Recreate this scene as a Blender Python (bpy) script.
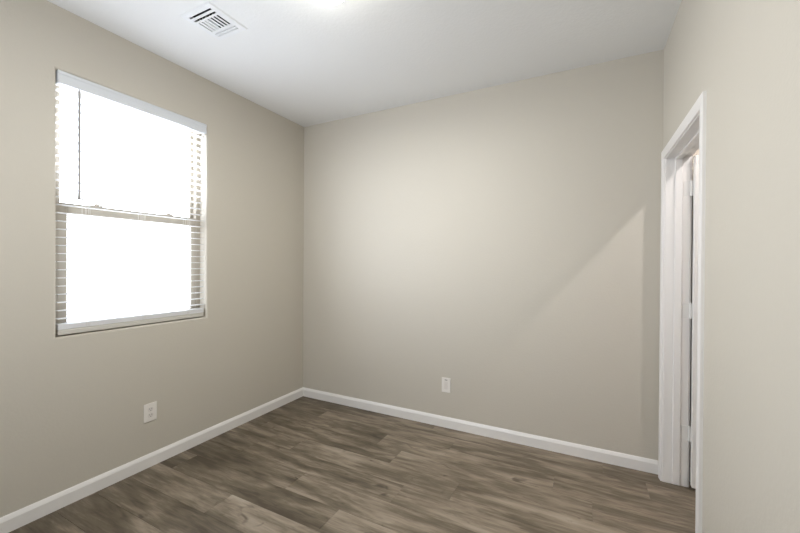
import bpy, bmesh, math, random
from mathutils import Vector, Matrix

# ------------------------------------------------------------------ scene, camera, world, exposure
scene = bpy.context.scene
for o in list(bpy.data.objects):
    bpy.data.objects.remove(o, do_unlink=True)
C = scene.collection
PI = math.pi

FOCAL_PX = 362.54
YAW, PITCH, ROLL = 0.47141, 0.00551, 0.00581
CAM = Vector((2.5624, -2.854, 1.3482))

cam_data = bpy.data.cameras.new('camera')
cam_data.sensor_fit = 'HORIZONTAL'
cam_data.sensor_width = 36.0
cam_data.lens = FOCAL_PX / 800.0 * 36.0
cam_data.clip_start = 0.02
cam = bpy.data.objects.new('camera', cam_data)
C.objects.link(cam)
fw = Vector((-math.sin(YAW) * math.cos(PITCH), math.cos(YAW) * math.cos(PITCH), -math.sin(PITCH)))
r0 = Vector((math.cos(YAW), math.sin(YAW), 0.0))
u0 = r0.cross(fw)
rt = math.cos(ROLL) * r0 + math.sin(ROLL) * u0
up = -math.sin(ROLL) * r0 + math.cos(ROLL) * u0
m = Matrix((rt, up, -fw)).transposed().to_4x4()
m.translation = CAM
cam.matrix_world = m
scene.camera = cam

YARD, FENCE, HOUSES, SKY = 8.0, 11.0, 8.5, 5.0   # daylight outside by height: ground, low band, haze above the horizon, open sky
LAMP, GLOW = 17.0, 24.0   # ceiling lamp: light thrown down (W), glow of its glass
BULB = 180.0            # bare bulb of the next room (W)
EXPOSURE = 0.04

world = bpy.data.worlds.new('daylight')
scene.world = world
world.use_nodes = True
wn = world.node_tree.nodes
wl = world.node_tree.links
w_tc = wn.new('ShaderNodeTexCoord'); w_sep = wn.new('ShaderNodeSeparateXYZ')
w_map = wn.new('ShaderNodeMapRange'); w_ramp = wn.new('ShaderNodeValToRGB')
w_map.inputs['From Min'].default_value = -1.0; w_map.inputs['From Max'].default_value = 1.0
wl.new(w_tc.outputs['Generated'], w_sep.inputs[0]); wl.new(w_sep.outputs['Z'], w_map.inputs['Value'])
wl.new(w_map.outputs['Result'], w_ramp.inputs['Fac'])
bands = [(-0.35, YARD, (0.93, 0.94, 1.06)), (-0.08, FENCE, (0.93, 0.94, 1.06)), (0.20, HOUSES, (0.90, 0.93, 1.08)), (0.50, SKY, (0.84, 0.91, 1.12))]
el = w_ramp.color_ramp.elements
while len(el) < 4: el.new(0.5)
for e, (zz, k, c) in zip(el, bands):
    e.position = (zz + 1) / 2; e.color = (c[0] * k, c[1] * k, c[2] * k, 1)
wl.new(w_ramp.outputs['Color'], wn['Background'].inputs['Color'])

vs = scene.view_settings
scene.display_settings.display_device = 'sRGB'
vs.view_transform = 'Standard'
vs.look = 'None'
vs.gamma = 1.0
vs.use_curve_mapping = False
vs.exposure = EXPOSURE

# the room, metres: x = 0 left wall, y = 0 back wall, z = 0 floor
W, H, D = 3.005, 2.743, 3.45
WX0, WX1 = -1.945, -1.064          # window opening along y
WZ0, WZ1 = 0.94, 2.40
DY0, DY1 = -0.884, -0.093          # clear door opening along y (jamb faces)
DZ = 2.014                         # underside of the head jamb
WT = 0.124                         # partition thickness
LX, LY = 1.446, -1.462             # ceiling lamp
VX, VY = 0.645, -1.470             # ceiling vent
NX1, NY0, NY1 = 4.45, -2.3, 0.0    # next room behind the door

# daylight spread into the room by the blind: soft light in the plane of the window, leaning up as the flat slats throw it
DAY, DAY_TILT = 17.0, 16.0
dl = bpy.data.lights.new('window_daylight', 'AREA')
dl.shape = 'RECTANGLE'; dl.size = 1.36; dl.size_y = 0.84; dl.energy = DAY
dl.color = (0.85, 0.93, 1.08)
do = bpy.data.objects.new('window_daylight', dl); C.objects.link(do)
do.location = (0.03, (WX0 + WX1) / 2, (WZ0 + WZ1) / 2)
do.rotation_euler = (0, -PI / 2 - math.radians(DAY_TILT), 0)
do.visible_camera = False

pd = bpy.data.lights.new('window_portal', 'AREA')          # guides the sampling of the daylight, emits nothing itself
pd.shape = 'RECTANGLE'; pd.size = 1.46; pd.size_y = 0.88; pd.cycles.is_portal = True
po = bpy.data.objects.new('window_portal', pd); C.objects.link(po)
po.location = (-0.165, (WX0 + WX1) / 2, (WZ0 + WZ1) / 2); po.rotation_euler = (0, -PI / 2, 0)

p2 = pd.copy(); p2.size = 0.90; p2.size_y = 1.45  # portal of the added window behind the camera
po2 = bpy.data.objects.new('window_portal', p2); C.objects.link(po2)
po2.location = (1.20, -D - 0.125, 1.675); po2.rotation_euler = (PI / 2, 0, 0)

# ------------------------------------------------------------------ materials
def srgb(r, g, b):
    f = lambda c: (c / 255 / 12.92) if c / 255 <= 0.04045 else ((c / 255 + 0.055) / 1.055) ** 2.4
    return (f(r), f(g), f(b), 1.0)

def mat(name, col, rough=0.5, metal=0.0, spec=0.5, bump=None):
    mt = bpy.data.materials.new(name); mt.use_nodes = True
    nt = mt.node_tree; p = nt.nodes['Principled BSDF']
    p.inputs['Base Color'].default_value = col
    p.inputs['Roughness'].default_value = rough
    p.inputs['Metallic'].default_value = metal
    p.inputs['Specular IOR Level'].default_value = spec
    if bump:
        sc, st, dist = bump
        tc = nt.nodes.new('ShaderNodeTexCoord')
        nz = nt.nodes.new('ShaderNodeTexNoise'); nz.inputs['Scale'].default_value = sc
        nz.inputs['Detail'].default_value = 3.0; nz.inputs['Roughness'].default_value = 0.45
        rp = nt.nodes.new('ShaderNodeValToRGB')
        rp.color_ramp.elements[0].position = 0.38; rp.color_ramp.elements[1].position = 0.66
        bp = nt.nodes.new('ShaderNodeBump'); bp.inputs['Strength'].default_value = st
        bp.inputs['Distance'].default_value = dist
        nt.links.new(tc.outputs['Object'], nz.inputs['Vector'])
        nt.links.new(nz.outputs['Fac'], rp.inputs['Fac'])
        nt.links.new(rp.outputs['Color'], bp.inputs['Height'])
        nt.links.new(bp.outputs['Normal'], p.inputs['Normal'])
    return mt

def emit(name, col, strength):
    mt = bpy.data.materials.new(name); mt.use_nodes = True
    nt = mt.node_tree; p = nt.nodes['Principled BSDF']
    p.inputs['Base Color'].default_value = (0.9, 0.9, 0.88, 1)
    p.inputs['Roughness'].default_value = 0.3
    p.inputs['Emission Color'].default_value = col
    p.inputs['Emission Strength'].default_value = strength
    return mt

M_WALL = mat('wall_paint', srgb(201.7, 195.4, 182.5), 0.55, spec=0.35, bump=(70, 0.07, 0.004))
M_CEIL = mat('ceiling_paint', srgb(236, 236, 234), 0.8, spec=0.2, bump=(60, 0.10, 0.004))
M_TRIM = mat('trim_paint', srgb(236, 233, 229), 0.32)
M_DOOR = mat('door_paint', srgb(235, 232, 227), 0.38)
M_VINYL = mat('window_vinyl', srgb(178, 170, 155), 0.4)
M_BLIND = mat('blind_white', srgb(238, 238, 238), 0.42)
M_RAIL_SHADED = mat('blind_rail_shaded', srgb(206, 202, 192), 0.45)  # blind white toned down, the rail's shade is put into this colour
M_VALANCE = mat('valance_white', srgb(216, 219, 222), 0.45)
M_CORD = mat('cord_white', srgb(232, 230, 224), 0.8)
M_WAND = mat('wand_acrylic', srgb(160, 158, 154), 0.4, spec=0.2)
M_PLATE = mat('outlet_plastic', srgb(236, 231, 224), 0.35)
M_RECEPT = mat('receptacle_plastic', srgb(226, 220, 213), 0.35)
M_SLOT = mat('slot_dark', srgb(70, 62, 54), 0.7)
M_VENT = mat('vent_enamel', srgb(234, 235, 235), 0.4)
M_DUCT = mat('duct_dark', srgb(60, 60, 60), 0.85)
M_HINGE = mat('hinge_painted', srgb(228, 226, 222), 0.35)
M_NICKEL = mat('brushed_nickel', srgb(150, 146, 140), 0.35, metal=1.0)
M_PORC = mat('porcelain', srgb(235, 233, 228), 0.25)
M_DOME = emit('dome_glass_lit', (1.0, 0.99, 0.93, 1), GLOW)
M_BULB = emit('bulb_glass_lit', (1.0, 0.95, 0.96, 1), 20.0)

def glass_mat():
    mt = bpy.data.materials.new('window_glass'); mt.use_nodes = True
    nt = mt.node_tree; nt.nodes.clear()
    out = nt.nodes.new('ShaderNodeOutputMaterial')
    mx = nt.nodes.new('ShaderNodeMixShader')
    tr = nt.nodes.new('ShaderNodeBsdfTransparent'); tr.inputs[0].default_value = (0.95, 0.97, 0.96, 1)
    gl = nt.nodes.new('ShaderNodeBsdfGlossy'); gl.inputs['Roughness'].default_value = 0.02
    lw = nt.nodes.new('ShaderNodeLayerWeight')                      # Schlick reflectance, the same on both faces of the pane
    pw = nt.nodes.new('ShaderNodeMath'); pw.operation = 'POWER'; pw.inputs[1].default_value = 5.0
    ma = nt.nodes.new('ShaderNodeMath'); ma.operation = 'MULTIPLY_ADD'; ma.inputs[1].default_value = 0.92; ma.inputs[2].default_value = 0.03
    nt.links.new(lw.outputs['Facing'], pw.inputs[0]); nt.links.new(pw.outputs[0], ma.inputs[0])
    nt.links.new(ma.outputs[0], mx.inputs[0]); nt.links.new(tr.outputs[0], mx.inputs[1])
    nt.links.new(gl.outputs[0], mx.inputs[2]); nt.links.new(mx.outputs[0], out.inputs['Surface'])
    return mt
M_GLASS = glass_mat()

def floor_mat():
    mt = bpy.data.materials.new('vinyl_plank_floor'); mt.use_nodes = True
    nt = mt.node_tree; N = nt.nodes; L = nt.links
    p = N['Principled BSDF']
    def node(t, **kw):
        n = N.new(t)
        for k, v in kw.items(): setattr(n, k, v)
        return n
    tc = node('ShaderNodeTexCoord')
    at = node('ShaderNodeAttribute', attribute_name='plank')          # r = random offset, g = tone with left-side shade, b = streak strength
    sep = node('ShaderNodeSeparateColor'); L.new(at.outputs['Color'], sep.inputs[0])
    off = node('ShaderNodeCombineXYZ')
    mu = node('ShaderNodeMath', operation='MULTIPLY'); mu.inputs[1].default_value = 37.0
    L.new(sep.outputs[0], mu.inputs[0]); L.new(mu.outputs[0], off.inputs['Z'])
    mu2 = node('ShaderNodeMath', operation='MULTIPLY'); mu2.inputs[1].default_value = 9.0
    L.new(sep.outputs[0], mu2.inputs[0]); L.new(mu2.outputs[0], off.inputs['X'])
    add = node('ShaderNodeVectorMath', operation='ADD')
    L.new(tc.outputs['Object'], add.inputs[0]); L.new(off.outputs[0], add.inputs[1])
    def noise(sx, sy, detail, rough, dist=0.0):
        mp = node('ShaderNodeMapping'); mp.inputs['Scale'].default_value = (sx, sy, 1.0)
        L.new(add.outputs[0], mp.inputs['Vector'])
        n = node('ShaderNodeTexNoise'); n.inputs['Scale'].default_value = 1.0
        n.inputs['Detail'].default_value = detail; n.inputs['Roughness'].default_value = rough
        n.inputs['Distortion'].default_value = dist
        L.new(mp.outputs[0], n.inputs['Vector'])
        return n
    broad = noise(1.5, 9.0, 2.5, 0.5, 0.7)       # long smoky bands
    mid = noise(4.5, 24.0, 3.0, 0.55, 0.8)        # cathedral streaks
    fine = noise(10.0, 120.0, 3.0, 0.6)           # pores
    knots = noise(6.5, 13.0, 2.0, 0.5, 1.2)
    def math2(op, a, b):
        n = node('ShaderNodeMath', operation=op)
        for i, v in enumerate((a, b)):
            if isinstance(v, (int, float)): n.inputs[i].default_value = v
            else: L.new(v, n.inputs[i])
        return n.outputs[0]
    v = math2('MULTIPLY', broad.outputs['Fac'], 0.52)
    v = math2('ADD', v, math2('MULTIPLY', mid.outputs['Fac'], 0.29))
    v = math2('ADD', v, math2('MULTIPLY', fine.outputs['Fac'], 0.19))
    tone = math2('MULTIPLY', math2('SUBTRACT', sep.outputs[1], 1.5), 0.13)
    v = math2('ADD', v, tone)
    ramp = node('ShaderNodeValToRGB'); e = ramp.color_ramp.elements
    e[0].position = 0.30; e[0].color = srgb(76, 66, 52)
    e[1].position = 0.70; e[1].color = srgb(172, 160, 143)
    a = e.new(0.42); a.color = srgb(106, 95, 79)
    b = e.new(0.53); b.color = srgb(143, 130, 113)
    L.new(v, ramp.inputs['Fac'])
    kr = node('ShaderNodeValToRGB'); ke = kr.color_ramp.elements
    ke[0].position = 0.655; ke[0].color = (0, 0, 0, 1); ke[1].position = 0.78; ke[1].color = (1, 1, 1, 1)
    L.new(knots.outputs['Fac'], kr.inputs['Fac'])
    mx = node('ShaderNodeMix', data_type='RGBA'); mx.inputs['B'].default_value = srgb(66, 55, 42)
    L.new(math2('MULTIPLY', kr.outputs['Color'], 0.75), mx.inputs['Factor']); L.new(ramp.outputs['Color'], mx.inputs['A'])
    L.new(mx.outputs['Result'], p.inputs['Base Color'])
    p.inputs['Roughness'].default_value = 0.5
    p.inputs['Specular IOR Level'].default_value = 0.4
    bp = node('ShaderNodeBump'); bp.inputs['Strength'].default_value = 0.08; bp.inputs['Distance'].default_value = 0.002
    L.new(fine.outputs['Fac'], bp.inputs['Height']); L.new(bp.outputs['Normal'], p.inputs['Normal'])
    return mt
M_FLOOR = floor_mat()

# ------------------------------------------------------------------ helpers
def obj(name, bm, material, parent=None, smooth=False):
    me = bpy.data.meshes.new(name)
    bmesh.ops.recalc_face_normals(bm, faces=bm.faces)
    bm.to_mesh(me); bm.free()
    if smooth:
        for f in me.polygons: f.use_smooth = True
    me.materials.append(material)
    o = bpy.data.objects.new(name, me); C.objects.link(o)
    if parent: o.parent = parent
    return o

def empty(name, loc=(0, 0, 0)):
    o = bpy.data.objects.new(name, None); C.objects.link(o); o.location = loc
    return o

def tag(o, label=None, cat=None, group=None, kind=None):
    if label: o['label'] = label
    if cat: o['category'] = cat
    if group: o['group'] = group
    if kind: o['kind'] = kind
    return o

def box(bm, x0, x1, y0, y1, z0, z1, bev=0.0, seg=2):
    t = bmesh.new()
    vs_ = [t.verts.new((x, y, z)) for x in (x0, x1) for y in (y0, y1) for z in (z0, z1)]
    for q in ((0, 1, 3, 2), (4, 6, 7, 5), (0, 4, 5, 1), (2, 3, 7, 6), (0, 2, 6, 4), (1, 5, 7, 3)):
        t.faces.new([vs_[i] for i in q])
    bmesh.ops.recalc_face_normals(t, faces=t.faces)
    if bev:
        bmesh.ops.bevel(t, geom=list(t.edges), offset=bev, segments=seg, affect='EDGES', profile=0.5, clamp_overlap=True)
    merge(bm, t)
    return bm

def merge(bm, t):
    mp = {v: bm.verts.new(v.co) for v in t.verts}
    for f in t.faces: bm.faces.new([mp[v] for v in f.verts])
    t.free()

def one_box(*a, **k): return box(bmesh.new(), *a, **k)

def lathe(bm, prof, cx, cy, cz, n=48, axis='Z', cap=True):
    """prof: list of (radius, height)"""
    def place(a, r, h):
        if axis == 'Z': return (cx + r * math.cos(a), cy + r * math.sin(a), cz + h)
        if axis == 'X': return (cx + h, cy + r * math.cos(a), cz + r * math.sin(a))
        return (cx + r * math.cos(a), cy + h, cz + r * math.sin(a))
    rings = []
    for r, h in prof:
        if r < 1e-6: rings.append([bm.verts.new(place(0, 0, h))])
        else: rings.append([bm.verts.new(place(2 * PI * i / n, r, h)) for i in range(n)])
    for A, B in zip(rings, rings[1:]):
        for i in range(n):
            j = (i + 1) % n
            if len(A) == 1 and len(B) == 1: continue
            if len(A) == 1: bm.faces.new((A[0], B[i], B[j]))
            elif len(B) == 1: bm.faces.new((A[i], A[j], B[0]))
            else: bm.faces.new((A[i], A[j], B[j], B[i]))
    if cap:
        for ring in (rings[0], rings[-1]):
            if len(ring) > 2: bm.faces.new(ring)
    return bm

def extrude_profile(bm, prof, p0, p1, out, upv=(0, 0, 1)):
    """sweep a closed 2-D profile (a, b) from p0 to p1: a along 'out', b along 'upv'"""
    out = Vector(out); upv = Vector(upv)
    A = [bm.verts.new(Vector(p0) + out * a + upv * b) for a, b in prof]
    B = [bm.verts.new(Vector(p1) + out * a + upv * b) for a, b in prof]
    n = len(prof)
    for i in range(n):
        j = (i + 1) % n
        bm.faces.new((A[i], A[j], B[j], B[i]))
    bm.faces.new(A); bm.faces.new(B[::-1])
    return bm

def holed_slab(uv0, uv1, holes, w0, w1, place):
    """a slab over the rectangle uv0..uv1 with rectangular through holes, thickness w0..w1; place(u, v, w) -> xyz"""
    us = sorted({uv0[0], uv1[0], *[h[0] for h in holes], *[h[2] for h in holes]})
    vv = sorted({uv0[1], uv1[1], *[h[1] for h in holes], *[h[3] for h in holes]})
    bm = bmesh.new(); vd = {}
    def V(i, j, w):
        k = (i, j, w)
        if k not in vd: vd[k] = bm.verts.new(place(us[i], vv[j], w))
        return vd[k]
    nu, nv = len(us) - 1, len(vv) - 1
    def solid(i, j):
        if not (0 <= i < nu and 0 <= j < nv): return False
        cu, cv = (us[i] + us[i + 1]) / 2, (vv[j] + vv[j + 1]) / 2
        return not any(h[0] < cu < h[2] and h[1] < cv < h[3] for h in holes)
    for i in range(nu):
        for j in range(nv):
            if not solid(i, j): continue
            for w in (w0, w1): bm.faces.new((V(i, j, w), V(i + 1, j, w), V(i + 1, j + 1, w), V(i, j + 1, w)))
            if not solid(i - 1, j): bm.faces.new((V(i, j, w0), V(i, j + 1, w0), V(i, j + 1, w1), V(i, j, w1)))
            if not solid(i + 1, j): bm.faces.new((V(i + 1, j, w0), V(i + 1, j + 1, w0), V(i + 1, j + 1, w1), V(i + 1, j, w1)))
            if not solid(i, j - 1): bm.faces.new((V(i, j, w0), V(i + 1, j, w0), V(i + 1, j, w1), V(i, j, w1)))
            if not solid(i, j + 1): bm.faces.new((V(i, j + 1, w0), V(i + 1, j + 1, w0), V(i + 1, j + 1, w1), V(i, j + 1, w1)))
    bmesh.ops.recalc_face_normals(bm, faces=bm.faces)
    return bm

# ------------------------------------------------------------------ the setting
# floor: one mesh of planks (4 ft x 7 in), seams running along x
def build_floor():
    rnd = random.Random(11)
    bm = bmesh.new()
    lay = bm.loops.layers.float_color.new('plank')
    PW, PL, g = 0.18, 1.22, 0.0006
    first = {0: 2.68, 1: 1.69, 2: 1.18, 3: 1.39, 4: 0.66, 5: 0.37, 6: 0.97, 7: 0.15, 8: 0.74}
    tones = {}
    edges = [0.14, -0.155] + [-0.155 - PW * k for k in range(1, 21)]
    x_min, x_max = -0.02, NX1 + 0.1
    for r in range(len(edges) - 1):
        y1, y0 = edges[r], edges[r + 1]
        s = first.get(r, rnd.uniform(0, PL)) % PL - PL
        x = s
        while x < x_max:
            a, b = max(x, x_min), min(x + PL, x_max)
            x += PL
            if b - a < 0.005: continue
            t = bmesh.new()
            vs_ = [t.verts.new(c) for c in ((a + g, y0 + g, 0), (b - g, y0 + g, 0), (b - g, y1 - g, 0), (a + g, y1 - g, 0))]
            t.faces.new(vs_)
            mp = [bm.verts.new(v.co) for v in t.verts]; t.free()
            tn = rnd.uniform(0.05, 0.40) if (a + b) / 2 > 1.0 else rnd.uniform(-0.30, 0.0)  # random tones; planks on the left darkened to carry the floor's shade
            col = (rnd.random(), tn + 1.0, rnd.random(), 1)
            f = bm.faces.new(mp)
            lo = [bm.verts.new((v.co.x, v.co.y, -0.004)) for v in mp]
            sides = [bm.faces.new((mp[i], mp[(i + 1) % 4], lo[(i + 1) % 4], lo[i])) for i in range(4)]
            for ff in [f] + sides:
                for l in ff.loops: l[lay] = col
    # slab under the planks
    lo = bmesh.new(); box(lo, x_min, x_max, edges[-1], edges[0], -0.12, -0.004)
    mp = {v: bm.verts.new(v.co) for v in lo.verts}
    for f in lo.faces:
        nf = bm.faces.new([mp[v] for v in f.verts])
        for l in nf.loops: l[lay] = (0.3, 1.0, 0.5, 1)
    lo.free()
    return obj('floor', bm, M_FLOOR)
tag(build_floor(), kind='structure')

# ceiling with the duct opening
bm = holed_slab((-0.16, -D - 0.12), (NX1 + 0.12, 0.12), [(VX - 0.1, VY - 0.105, VX + 0.1, VY + 0.105)], H, H + 0.12,
                lambda u, v, w: (u, v, w))
tag(obj('ceiling', bm, M_CEIL), kind='structure')

# left wall with bullnosed drywall window opening
bm = holed_slab((-D - 0.12, 0.0), (0.12, H), [(WX0, WZ0, WX1, WZ1)], -0.16, 0.0, lambda u, v, w: (w, u, v))
es = [e for e in bm.edges if all(abs(v.co.x) < 1e-6 and WX0 - 1e-4 < v.co.y < WX1 + 1e-4 and WZ0 - 1e-4 < v.co.z < WZ1 + 1e-4 for v in e.verts)]
res = bmesh.ops.bevel(bm, geom=es, offset=0.014, segments=5, affect='EDGES', profile=0.5)
for f in res['faces']: f.smooth = True
tag(obj('wall_left', bm, M_WALL), kind='structure')

bm = one_box(0.0, NX1, 0.0, 0.12, 0.0, H)
tag(obj('wall_back', bm, M_WALL), kind='structure')

# right wall with the door opening (rough opening hidden by the jamb)
bm = holed_slab((-D, 0.0), (0.0, H), [(DY0 - 0.018, -0.01, DY1 + 0.018, DZ + 0.018)], W, W + WT, lambda u, v, w: (w, u, v))
bmesh.ops.delete(bm, geom=[v for v in bm.verts if v.co.z < -0.005], context='VERTS')
tag(obj('wall_right', bm, M_WALL), kind='structure')

# wall behind the camera, with an unseen window opening added for fill light
FX0, FX1, FZ0, FZ1 = 0.75, 1.65, 0.95, 2.40
bm = holed_slab((0.0, 0.0), (NX1, H), [(FX0, FZ0, FX1, FZ1)], -D - 0.12, -D, lambda u, v, w: (u, w, v))
tag(obj('wall_front', bm, M_WALL), kind='structure')
# next room behind the door
tag(obj('wall_closet_end', one_box(NX1, NX1 + 0.12, -D - 0.12, 0.12, 0.0, H), M_WALL), kind='structure')
tag(obj('wall_closet_side', one_box(W + WT, NX1, NY0 - 0.12, NY0, 0.0, H), M_WALL), kind='structure')

# baseboards: square face, long bevel on the top
BB = [(0, 0), (0.013, 0), (0.013, 0.064), (0.0105, 0.071), (0.006, 0.081), (0.003, 0.086), (0, 0.086)]
def baseboard(name, p0, p1, out):
    bm = extrude_profile(bmesh.new(), BB, p0, p1, out)
    return tag(obj(name, bm, M_TRIM), kind='structure')
baseboard('baseboard_left', (0, -D, 0), (0, 0, 0), (1, 0, 0))
baseboard('baseboard_back', (0.003, 0, 0), (W, 0, 0), (0, -1, 0))
baseboard('baseboard_right', (W, -D, 0), (W, DY0 - 0.060, 0), (-1, 0, 0))
baseboard('baseboard_front', (0.0, -D, 0), (W, -D, 0), (0, 1, 0))
baseboard('baseboard_closet', (W + WT + 0.02, 0, 0), (NX1, 0, 0), (0, -1, 0))

# ------------------------------------------------------------------ door in the right wall
door = tag(empty('door_1', (W, (DY0 + DY1) / 2, 0)), kind='structure')
door_inv = Matrix.Translation((-W, -(DY0 + DY1) / 2, 0))
def dpart(name, bm, material, parent=None, smooth=False):
    bm.transform(door_inv)
    return obj(name, bm, material, parent or door, smooth)

# jamb: two sides, head, with door stops
bm = bmesh.new()
jx0, jx1 = W - 0.001, W + WT + 0.001
box(bm, jx0, jx1, DY1, DY1 + 0.018, 0, DZ + 0.018, 0.0015, 1)
box(bm, jx0, jx1, DY0 - 0.018, DY0, 0, DZ + 0.018, 0.0015, 1)
box(bm, jx0, jx1, DY0, DY1, DZ, DZ + 0.018, 0.0015, 1)
dpart('jamb', bm, M_TRIM)
bm = bmesh.new()
sx0, sx1, st = W + 0.048, W + 0.085, 0.012
box(bm, sx0, sx1, DY1 - st, DY1, 0.004, DZ, 0.003, 2)
box(bm, sx0, sx1, DY0, DY0 + st, 0.004, DZ, 0.003, 2)
box(bm, sx0, sx1, DY0 + st, DY1 - st, DZ - st, DZ, 0.003, 2)
dpart('door_stop', bm, M_TRIM)

# casing: moulded profile, mitred at the head; t = distance from the inner edge, h = thickness
CAS = [(0.0, 0.0), (0.0, 0.008), (0.003, 0.011), (0.010, 0.011), (0.014, 0.0125), (0.030, 0.0140), (0.044, 0.0145),
       (0.050, 0.0140), (0.0550, 0.0120), (0.0550, 0.0)]
def casing(side):
    rev = 0.005
    y1, y0, z1 = DY1 + rev, DY0 - rev, DZ + rev
    bm = bmesh.new()
    x = W if side < 0 else W + WT
    path = lambda t: [(y1 + t, 0.0), (y1 + t, z1 + t), (y0 - t, z1 + t), (y0 - t, 0.0)]
    rows = []
    for t, h in CAS:
        rows.append([bm.verts.new((x + side * h, y, z)) for y, z in path(t)])
    n = len(rows)
    for i in range(n):
        j = (i + 1) % n
        for k in range(3):
            bm.faces.new((rows[i][k], rows[i][k + 1], rows[j][k + 1], rows[j][k]))
    bm.faces.new([r[0] for r in rows]); bm.faces.new([r[3] for r in rows][::-1])
    return bm
dpart('casing', casing(-1), M_TRIM)
dpart('casing', casing(1), M_TRIM)

# the leaf stands open at a right angle into the next room, hinged on the far jamb
LW, LT = 0.784, 0.035
lx0 = W + WT + 0.0135
ly1 = DY1 - 0.002
ly0 = ly1 - LT
leaf = dpart('door_leaf', one_box(lx0, lx0 + LW, ly0, ly1, 0.020, DZ - 0.004, 0.003, 2), M_DOOR)
# two moulded panels on the visible face
for z0, z1 in ((0.25, 0.98), (1.12, 1.86)):
    bm = bmesh.new()
    a, b = lx0 + 0.12, lx0 + LW - 0.12
    for (xa, xb, za, zb) in ((a, b, z0, z0 + 0.02), (a, b, z1 - 0.02, z1), (a, a + 0.02, z0 + 0.02, z1 - 0.02), (b - 0.02, b, z0 + 0.02, z1 - 0.02)):
        box(bm, xa, xb, ly0 - 0.006, ly0 + 0.002, za, zb, 0.004, 2)
    dpart('panel_moulding', bm, M_DOOR, leaf)
# butt hinges: one plate on the jamb rabbet, one on the leaf edge, knuckle between
for zc in (1.820, 1.077, 0.330):
    bm = bmesh.new()
    z0, z1 = zc - 0.045, zc + 0.045
    box(bm, W + 0.091, W + WT + 0.004, DY1 - 0.002, DY1 + 0.0005, z0, z1, 0.0006, 1)
    box(bm, lx0 - 0.002, lx0 + 0.0005, ly0 + 0.004, ly1, z0, z1, 0.0006, 1)
    lathe(bm, [(0.0, -0.048), (0.004, -0.047), (0.0065, -0.045), (0.0065, -0.0155), (0.0058, -0.015), (0.0065, -0.0145), (0.0065, 0.0145),
               (0.0058, 0.015), (0.0065, 0.0155), (0.0065, 0.045), (0.004, 0.047), (0.0, 0.048)], W + WT + 0.0062, DY1 - 0.004, zc, 20, cap=False)
    dpart('hinge', bm, M_HINGE)

# ------------------------------------------------------------------ window: white vinyl single hung
win = tag(empty('window_1', (-0.10, (WX0 + WX1) / 2, WZ0)), kind='structure')
win_inv = Matrix.Translation((0.10, -(WX0 + WX1) / 2, -WZ0))
def wpart(name, bm, material, parent=None, smooth=False):
    bm.transform(win_inv)
    return obj(name, bm, material, parent or win, smooth)
def ring(bm, x0, x1, y0, y1, z0, z1, wl, wr, wb, wt, bev=0.003):
    box(bm, x0, x1, y0, y0 + wl, z0, z1, bev)
    box(bm, x0, x1, y1 - wr, y1, z0, z1, bev)
    box(bm, x0, x1, y0 + wl, y1 - wr, z0, z0 + wb, bev)
    box(bm, x0, x1, y0 + wl, y1 - wr, z1 - wt, z1, bev)
    return bm
ZM = 1.668
wpart('window_frame', ring(bmesh.new(), -0.155, -0.080, WX0, WX1, WZ0, WZ1, 0.034, 0.034, 0.030, 0.034), M_VINYL)
us = wpart('upper_sash', ring(bmesh.new(), -0.140, -0.118, WX0 + 0.034, WX1 - 0.034, ZM - 0.022, WZ1 - 0.034, 0.022, 0.022, 0.044, 0.014), M_VINYL)
wpart('pane', one_box(-0.131, -0.127, WX0 + 0.055, WX1 - 0.055, ZM + 0.020, WZ1 - 0.047), M_GLASS, us)
ls = wpart('lower_sash', ring(bmesh.new(), -0.112, -0.084, WX0 + 0.034, WX1 - 0.034, WZ0 + 0.030, ZM + 0.022, 0.044, 0.036, 0.036, 0.060), M_VINYL)
wpart('pane', one_box(-0.100, -0.096, WX0 + 0.074, WX1 - 0.068, WZ0 + 0.064, ZM - 0.034), M_GLASS, ls)
for yc in (-1.72, -1.29):
    bm = bmesh.new()
    box(bm, -0.118, -0.092, yc - 0.03, yc + 0.03, ZM + 0.022, ZM + 0.028, 0.002)
    lathe(bm, [(0.0, 0.006), (0.011, 0.006), (0.011, 0.015), (0.008, 0.018), (0.0, 0.018)], -0.104, yc, ZM + 0.022, 20, cap=False)
    box(bm, -0.108, -0.100, yc, yc + 0.034, ZM + 0.030, ZM + 0.037, 0.002)
    wpart('sash_lock', bm, M_VINYL)

fill_win = tag(empty('fill_window', ((FX0 + FX1) / 2, -D - 0.09, FZ0)), kind='structure')  # unseen window, added to let fill daylight in from behind
bm = bmesh.new()
for a, b, c, d in ((0, 0.05, 0, 1.45), (0.85, 0.90, 0, 1.45), (0.05, 0.85, 0, 0.05), (0.05, 0.85, 1.40, 1.45), (0.05, 0.85, 0.70, 0.75)):
    box(bm, a - 0.45, b - 0.45, -0.025, 0.025, c, d, 0.003)
wf = obj('window_frame', bm, M_VINYL, fill_win)
for c in (0.05, 0.75): obj('pane', one_box(-0.40, 0.40, -0.002, 0.002, c, c + 0.65), M_GLASS, wf)

# ------------------------------------------------------------------ horizontal blind inside the opening
blind = tag(empty('window_blind', (0, (WX0 + WX1) / 2, WZ0)),
            'white two inch horizontal blind lowered over the window on the left wall', 'blind')
bl_inv = Matrix.Translation((0, -(WX0 + WX1) / 2, -WZ0))
def bpart(name, bm, material, smooth=False):
    bm.transform(bl_inv)
    return obj(name, bm, material, blind, smooth)
by0, by1 = WX0 + 0.004, WX1 - 0.012
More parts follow.
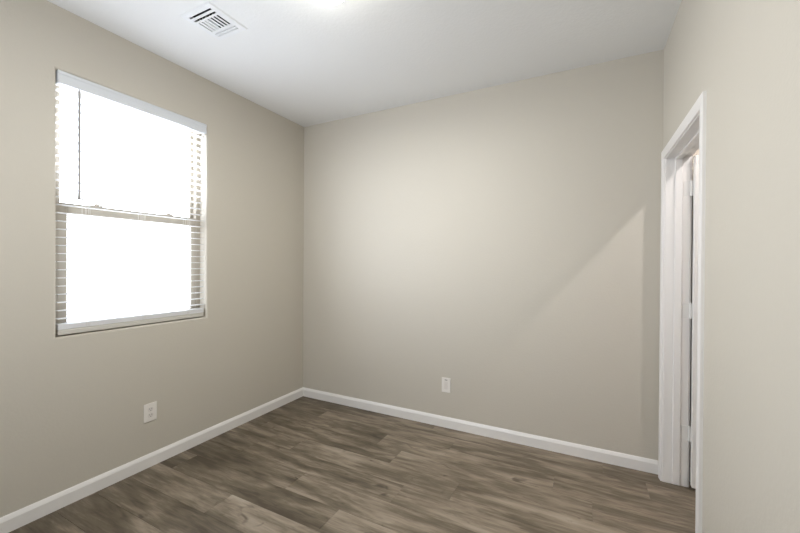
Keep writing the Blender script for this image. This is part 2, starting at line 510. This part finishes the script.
# valance: moulded front with two short returns
VP = [(0.0, 0.0), (0.006, 0.0), (0.009, 0.004), (0.009, 0.016), (0.0075, 0.020), (0.0075, 0.046), (0.010, 0.052), (0.010, 0.064), (0.007, 0.068), (0.0, 0.068)]
bm = extrude_profile(bmesh.new(), VP, (0.002, by0, WZ1 - 0.072), (0.002, by1, WZ1 - 0.072), (1, 0, 0))
box(bm, -0.04, 0.002, by0, by0 + 0.006, WZ1 - 0.072, WZ1 - 0.004)
box(bm, -0.04, 0.002, by1 - 0.006, by1, WZ1 - 0.072, WZ1 - 0.004)
bpart('valance', bm, M_VALANCE)
bpart('headrail', one_box(-0.062, -0.008, by0 + 0.008, by1 - 0.008, WZ1 - 0.067, WZ1 - 0.003, 0.002), M_BLIND)
# slats, slightly crowned, open flat
PITCH_S = 0.0452
zs = []
z = 1.036 + PITCH_S * 28
while z > WZ0 + 0.090:
    zs.append(z); z -= PITCH_S
bm = bmesh.new()
for z in zs:
    prof = []
    n = 6
    for i in range(n + 1):
        a = -1 + 2 * i / n
        prof.append((-0.034 + a * 0.025, 0.0016 * (1 - a * a) + 0.0014))
    for i in range(n, -1, -1):
        a = -1 + 2 * i / n
        prof.append((-0.034 + a * 0.025, 0.0016 * (1 - a * a) - 0.0014))
    extrude_profile(bm, prof, (0, by0 + 0.006, z), (0, by1 - 0.006, z), (1, 0, 0))
for k in range(8):                                    # spare slats resting on the bottom rail
    z = WZ0 + 0.0375 + 0.0038 * k
    box(bm, -0.059, -0.009 + 0.0008 * (k % 3), by0 + 0.006, by1 - 0.006, z, z + 0.0030)
bpart('slats', bm, M_BLIND)
bpart('bottom_rail', one_box(-0.060, -0.007, by0 + 0.006, by1 - 0.006, WZ0 + 0.007, WZ0 + 0.036, 0.005), M_RAIL_SHADED)
# ladder cords with rungs
for yc in (-1.80, -1.50, -1.20):
    bm = bmesh.new()
    for dy in (-0.008, 0.008):
        for x in (-0.0070, -0.0610):
            lathe(bm, [(0.0009, WZ0 + 0.03), (0.0009, WZ1 - 0.05)], x, yc + dy, 0, 6)
    lathe(bm, [(0.0009, WZ0 + 0.03), (0.0009, WZ1 - 0.05)], -0.0050, yc, 0, 6)
    for z in zs:
        box(bm, -0.061, -0.007, yc - 0.0085, yc - 0.0075, z - 0.0030, z - 0.0018)
        box(bm, -0.061, -0.007, yc + 0.0075, yc + 0.0085, z - 0.0030, z - 0.0018)
    bpart('ladder_cord', bm, M_CORD)
bm = bmesh.new()
lathe(bm, [(0.0, 1.705), (0.0075, 1.706), (0.0075, 1.74), (0.0064, 1.745), (0.0064, 2.315), (0.002, 2.325), (0.0, 2.326)], 0.010, -1.849, 0, 10, cap=False)
lathe(bm, [(0.0014, 2.32), (0.0014, 2.36)], 0.004, -1.849, 0, 8)
bpart('tilt_wand', bm, M_WAND)

# ------------------------------------------------------------------ ceiling vent
vent = tag(empty('ceiling_vent', (VX, VY, H)), 'white square four way air vent set in the ceiling above the window side', 'vent')
def vpart(name, bm, material, parent=None):
    return obj(name, bm, material, parent or vent)
# pressed face with slots; every slot has a blade turned up from one edge
SL_A = [(-0.090, c - 0.0070, 0.090, c + 0.0070) for c in (-0.0885, -0.0600)]
SL_B = [(c - 0.0075, -0.040, c + 0.0075, 0.045) for c in (-0.0025, 0.0230, 0.0485, 0.0740)]
SL_C = [(c - 0.0060, -0.040, c + 0.0060, 0.045) for c in (-0.0810, -0.0555, -0.0300)]
SL_D = [(-0.090, c - 0.0055, 0.084, c + 0.0055) for c in (0.0700, 0.0890)]
bm = bmesh.new()
def face_slab(u0, v0, u1, v1, holes):
    merge(bm, holed_slab((u0, v0), (u1, v1), holes, -0.007, -0.005, lambda u, v, w: (u, v, w)))
face_slab(-0.098, -0.102, 0.098, -0.046, SL_A)
face_slab(-0.098, -0.046, -0.014, 0.055, SL_C)
face_slab(-0.014, -0.046, 0.098, 0.055, SL_B)
face_slab(-0.098, 0.055, 0.098, 0.102, SL_D)
rim = holed_slab((-0.127, -0.127), (0.127, 0.127), [(-0.098, -0.102, 0.098, 0.102)], -0.007, 0.0, lambda u, v, w: (u, v, w))
for v in rim.verts:                                   # sloped outer edge
    if v.co.z < -0.003 and max(abs(v.co.x), abs(v.co.y)) > 0.126:
        v.co.x *= 0.95; v.co.y *= 0.95
merge(bm, rim)
vpart('vent_frame', bm, M_VENT)
def blade(bm, u0, u1, along, edge, lean):       # lean: how far the blade leans over its slot
    pr = [(edge, -0.0062), (edge + lean * 0.007, 0.0000), (edge + lean * 0.013, 0.0080), (edge + lean * 0.017, 0.0170)]
    pr = pr + [(a + 0.0008, b) for a, b in pr[::-1]]
    if along == 'x': extrude_profile(bm, pr, (u0, 0, 0), (u1, 0, 0), (0, 1, 0))
    else: extrude_profile(bm, pr, (0, u0, 0), (0, u1, 0), (1, 0, 0))
for slots, along, side, lean in ((SL_A, 'x', -1, 1.0), (SL_B, 'y', 1, 1.5), (SL_C, 'y', -1, 0.5), (SL_D, 'x', 1, 0.55)):
    bm = bmesh.new()
    for u0, v0, u1, v1 in slots:
        if along == 'x': blade(bm, u0, u1 - (0.012 if side > 0 else 0.0), 'x', v0 if side < 0 else v1, -side * lean)
        else: blade(bm, v0, v1, 'y', u0 if side < 0 else u1, -side * lean)
    vpart('louvers', bm, M_VENT)
bm = bmesh.new()
t = 0.004
box(bm, -0.0999, -0.0999 + t, -0.1049, 0.1049, 0.020, 0.25); box(bm, 0.0999 - t, 0.0999, -0.1049, 0.1049, 0.020, 0.25)
box(bm, -0.0999 + t, 0.0999 - t, -0.1049, -0.1049 + t, 0.020, 0.25); box(bm, -0.0999 + t, 0.0999 - t, 0.1049 - t, 0.1049, 0.020, 0.25)
box(bm, -0.0999 + t, 0.0999 - t, -0.1049 + t, 0.1049 - t, 0.246, 0.25)
vpart('duct', bm, M_DUCT)

# ------------------------------------------------------------------ ceiling lamp
lamp = tag(empty('ceiling_light', (LX, LY, H)), 'lit white glass dome light on the ceiling at the top edge, right of the vent', 'ceiling light')
bm = lathe(bmesh.new(), [(0.0, 0.0), (0.118, 0.0), (0.128, -0.006), (0.128, -0.040), (0.122, -0.043), (0.0, -0.043)], 0, 0, 0, 64, cap=False)
obj('base', bm, M_VENT, lamp, True)
prof = [(0.0, -0.121)]
for i in range(1, 15):
    a = i / 14 * PI / 2
    prof.append((0.112 * math.sin(a), -0.044 - 0.077 * math.cos(a)))
obj('dome', lathe(bmesh.new(), prof, 0, 0, 0, 48, cap=False), M_DOME, lamp, True)
bm = lathe(bmesh.new(), [(0.0, -0.135), (0.004, -0.134), (0.006, -0.130), (0.004, -0.126), (0.008, -0.1235), (0.009, -0.120), (0.0, -0.119)], 0, 0, 0, 20, cap=False)
obj('finial', bm, M_NICKEL, lamp, True)

ld = bpy.data.lights.new('lamp_light', 'AREA'); ld.shape = 'DISK'; ld.size = 0.18; ld.energy = LAMP
ld.color = (1.0, 0.99, 0.93)
lo_ = bpy.data.objects.new('lamp_light', ld); C.objects.link(lo_); lo_.location = (LX, LY, H - 0.137)
lo_.visible_camera = False

# bare bulb on the ceiling of the next room: it throws the slanting patch of light through the door
BX, BY, BZ = 3.612, -0.665, 2.60
bulb = tag(empty('closet_light', (BX, BY, H)), 'bare lit bulb on the ceiling of the room behind the door', 'ceiling light')
obj('lamp_holder', lathe(bmesh.new(), [(0.0, 0.0), (0.055, 0.0), (0.057, -0.010), (0.040, -0.030), (0.026, -0.060), (0.024, -0.078), (0.0, -0.078)], 0, 0, 0, 32, cap=False), M_PORC, bulb, True)
obj('bulb', lathe(bmesh.new(), [(0.010, -0.078), (0.011, -0.110), (0.014, -0.120), (0.0175, -0.132), (0.0180, -0.143), (0.015, -0.153), (0.009, -0.159), (0.0, -0.161)], 0, 0, 0, 24, cap=False), M_BULB, bulb, True)

bd = bpy.data.lights.new('bulb_light', 'POINT'); bd.shadow_soft_size = 0.021; bd.energy = BULB; bd.color = (1.0, 0.95, 0.96)
bo = bpy.data.objects.new('bulb_light', bd); C.objects.link(bo); bo.location = (BX, BY, BZ)

# ------------------------------------------------------------------ wall outlets
def plate_bm(w, h, t=0.006):
    """bevelled cover plate in the local frame: x across, y out of the wall, z up"""
    return one_box(-w / 2, w / 2, 0.0, t, -h / 2, h / 2, 0.0025, 2)

o1 = tag(empty('wall_outlet', (0.0, -1.466, 0.360)), 'white duplex outlet low on the left wall below the window', 'outlet', 'wall outlets')
o1.rotation_euler = (0, 0, -PI / 2)
obj('cover_plate', plate_bm(0.080, 0.120), M_PLATE, o1)
for s in (1, -1):
    bm = bmesh.new()
    t = lathe(bmesh.new(), [(0.0, 0.0075), (0.0160, 0.0075), (0.0168, 0.0068), (0.0168, 0.004)], 0, 0, s * 0.0195, 28, axis='Y', cap=False)
    for v in t.verts: v.co.z = s * 0.0195 + max(-0.0135, min(0.0135, v.co.z - s * 0.0195))
    merge(bm, t)
    rc = obj('receptacle', bm, M_RECEPT, o1)
    bm = bmesh.new()
    for x, hh in ((-0.0063, 0.0045), (0.0063, 0.0036)):
        box(bm, x - 0.0012, x + 0.0012, 0.0070, 0.0078, s * 0.0195 + 0.0035 - hh, s * 0.0195 + 0.0035 + hh)
    lathe(bm, [(0.0, 0.0078), (0.0025, 0.0078), (0.0025, 0.0070)], 0, 0, s * 0.0195 - 0.0075, 12, axis='Y', cap=False)
    obj('slots', bm, M_SLOT, rc)
obj('screw', lathe(bmesh.new(), [(0.0, 0.0075), (0.0030, 0.0070), (0.0034, 0.0055)], 0, 0, 0, 14, axis='Y', cap=False), M_RECEPT, o1)

o2 = tag(empty('wall_outlet', (1.545, 0.0, 0.350)), 'white outlet plate with a dark slot near its top on the back wall', 'outlet', 'wall outlets')
o2.rotation_euler = (0, 0, PI)
obj('cover_plate', plate_bm(0.077, 0.122), M_PLATE, o2)
ins = obj('insert', one_box(-0.0168, 0.0168, 0.004, 0.0072, -0.0335, 0.0335, 0.001, 1), M_RECEPT, o2)
obj('slot', one_box(-0.012, 0.012, 0.0052, 0.0068, 0.0405, 0.0455, 0.0004, 1), M_SLOT, o2)
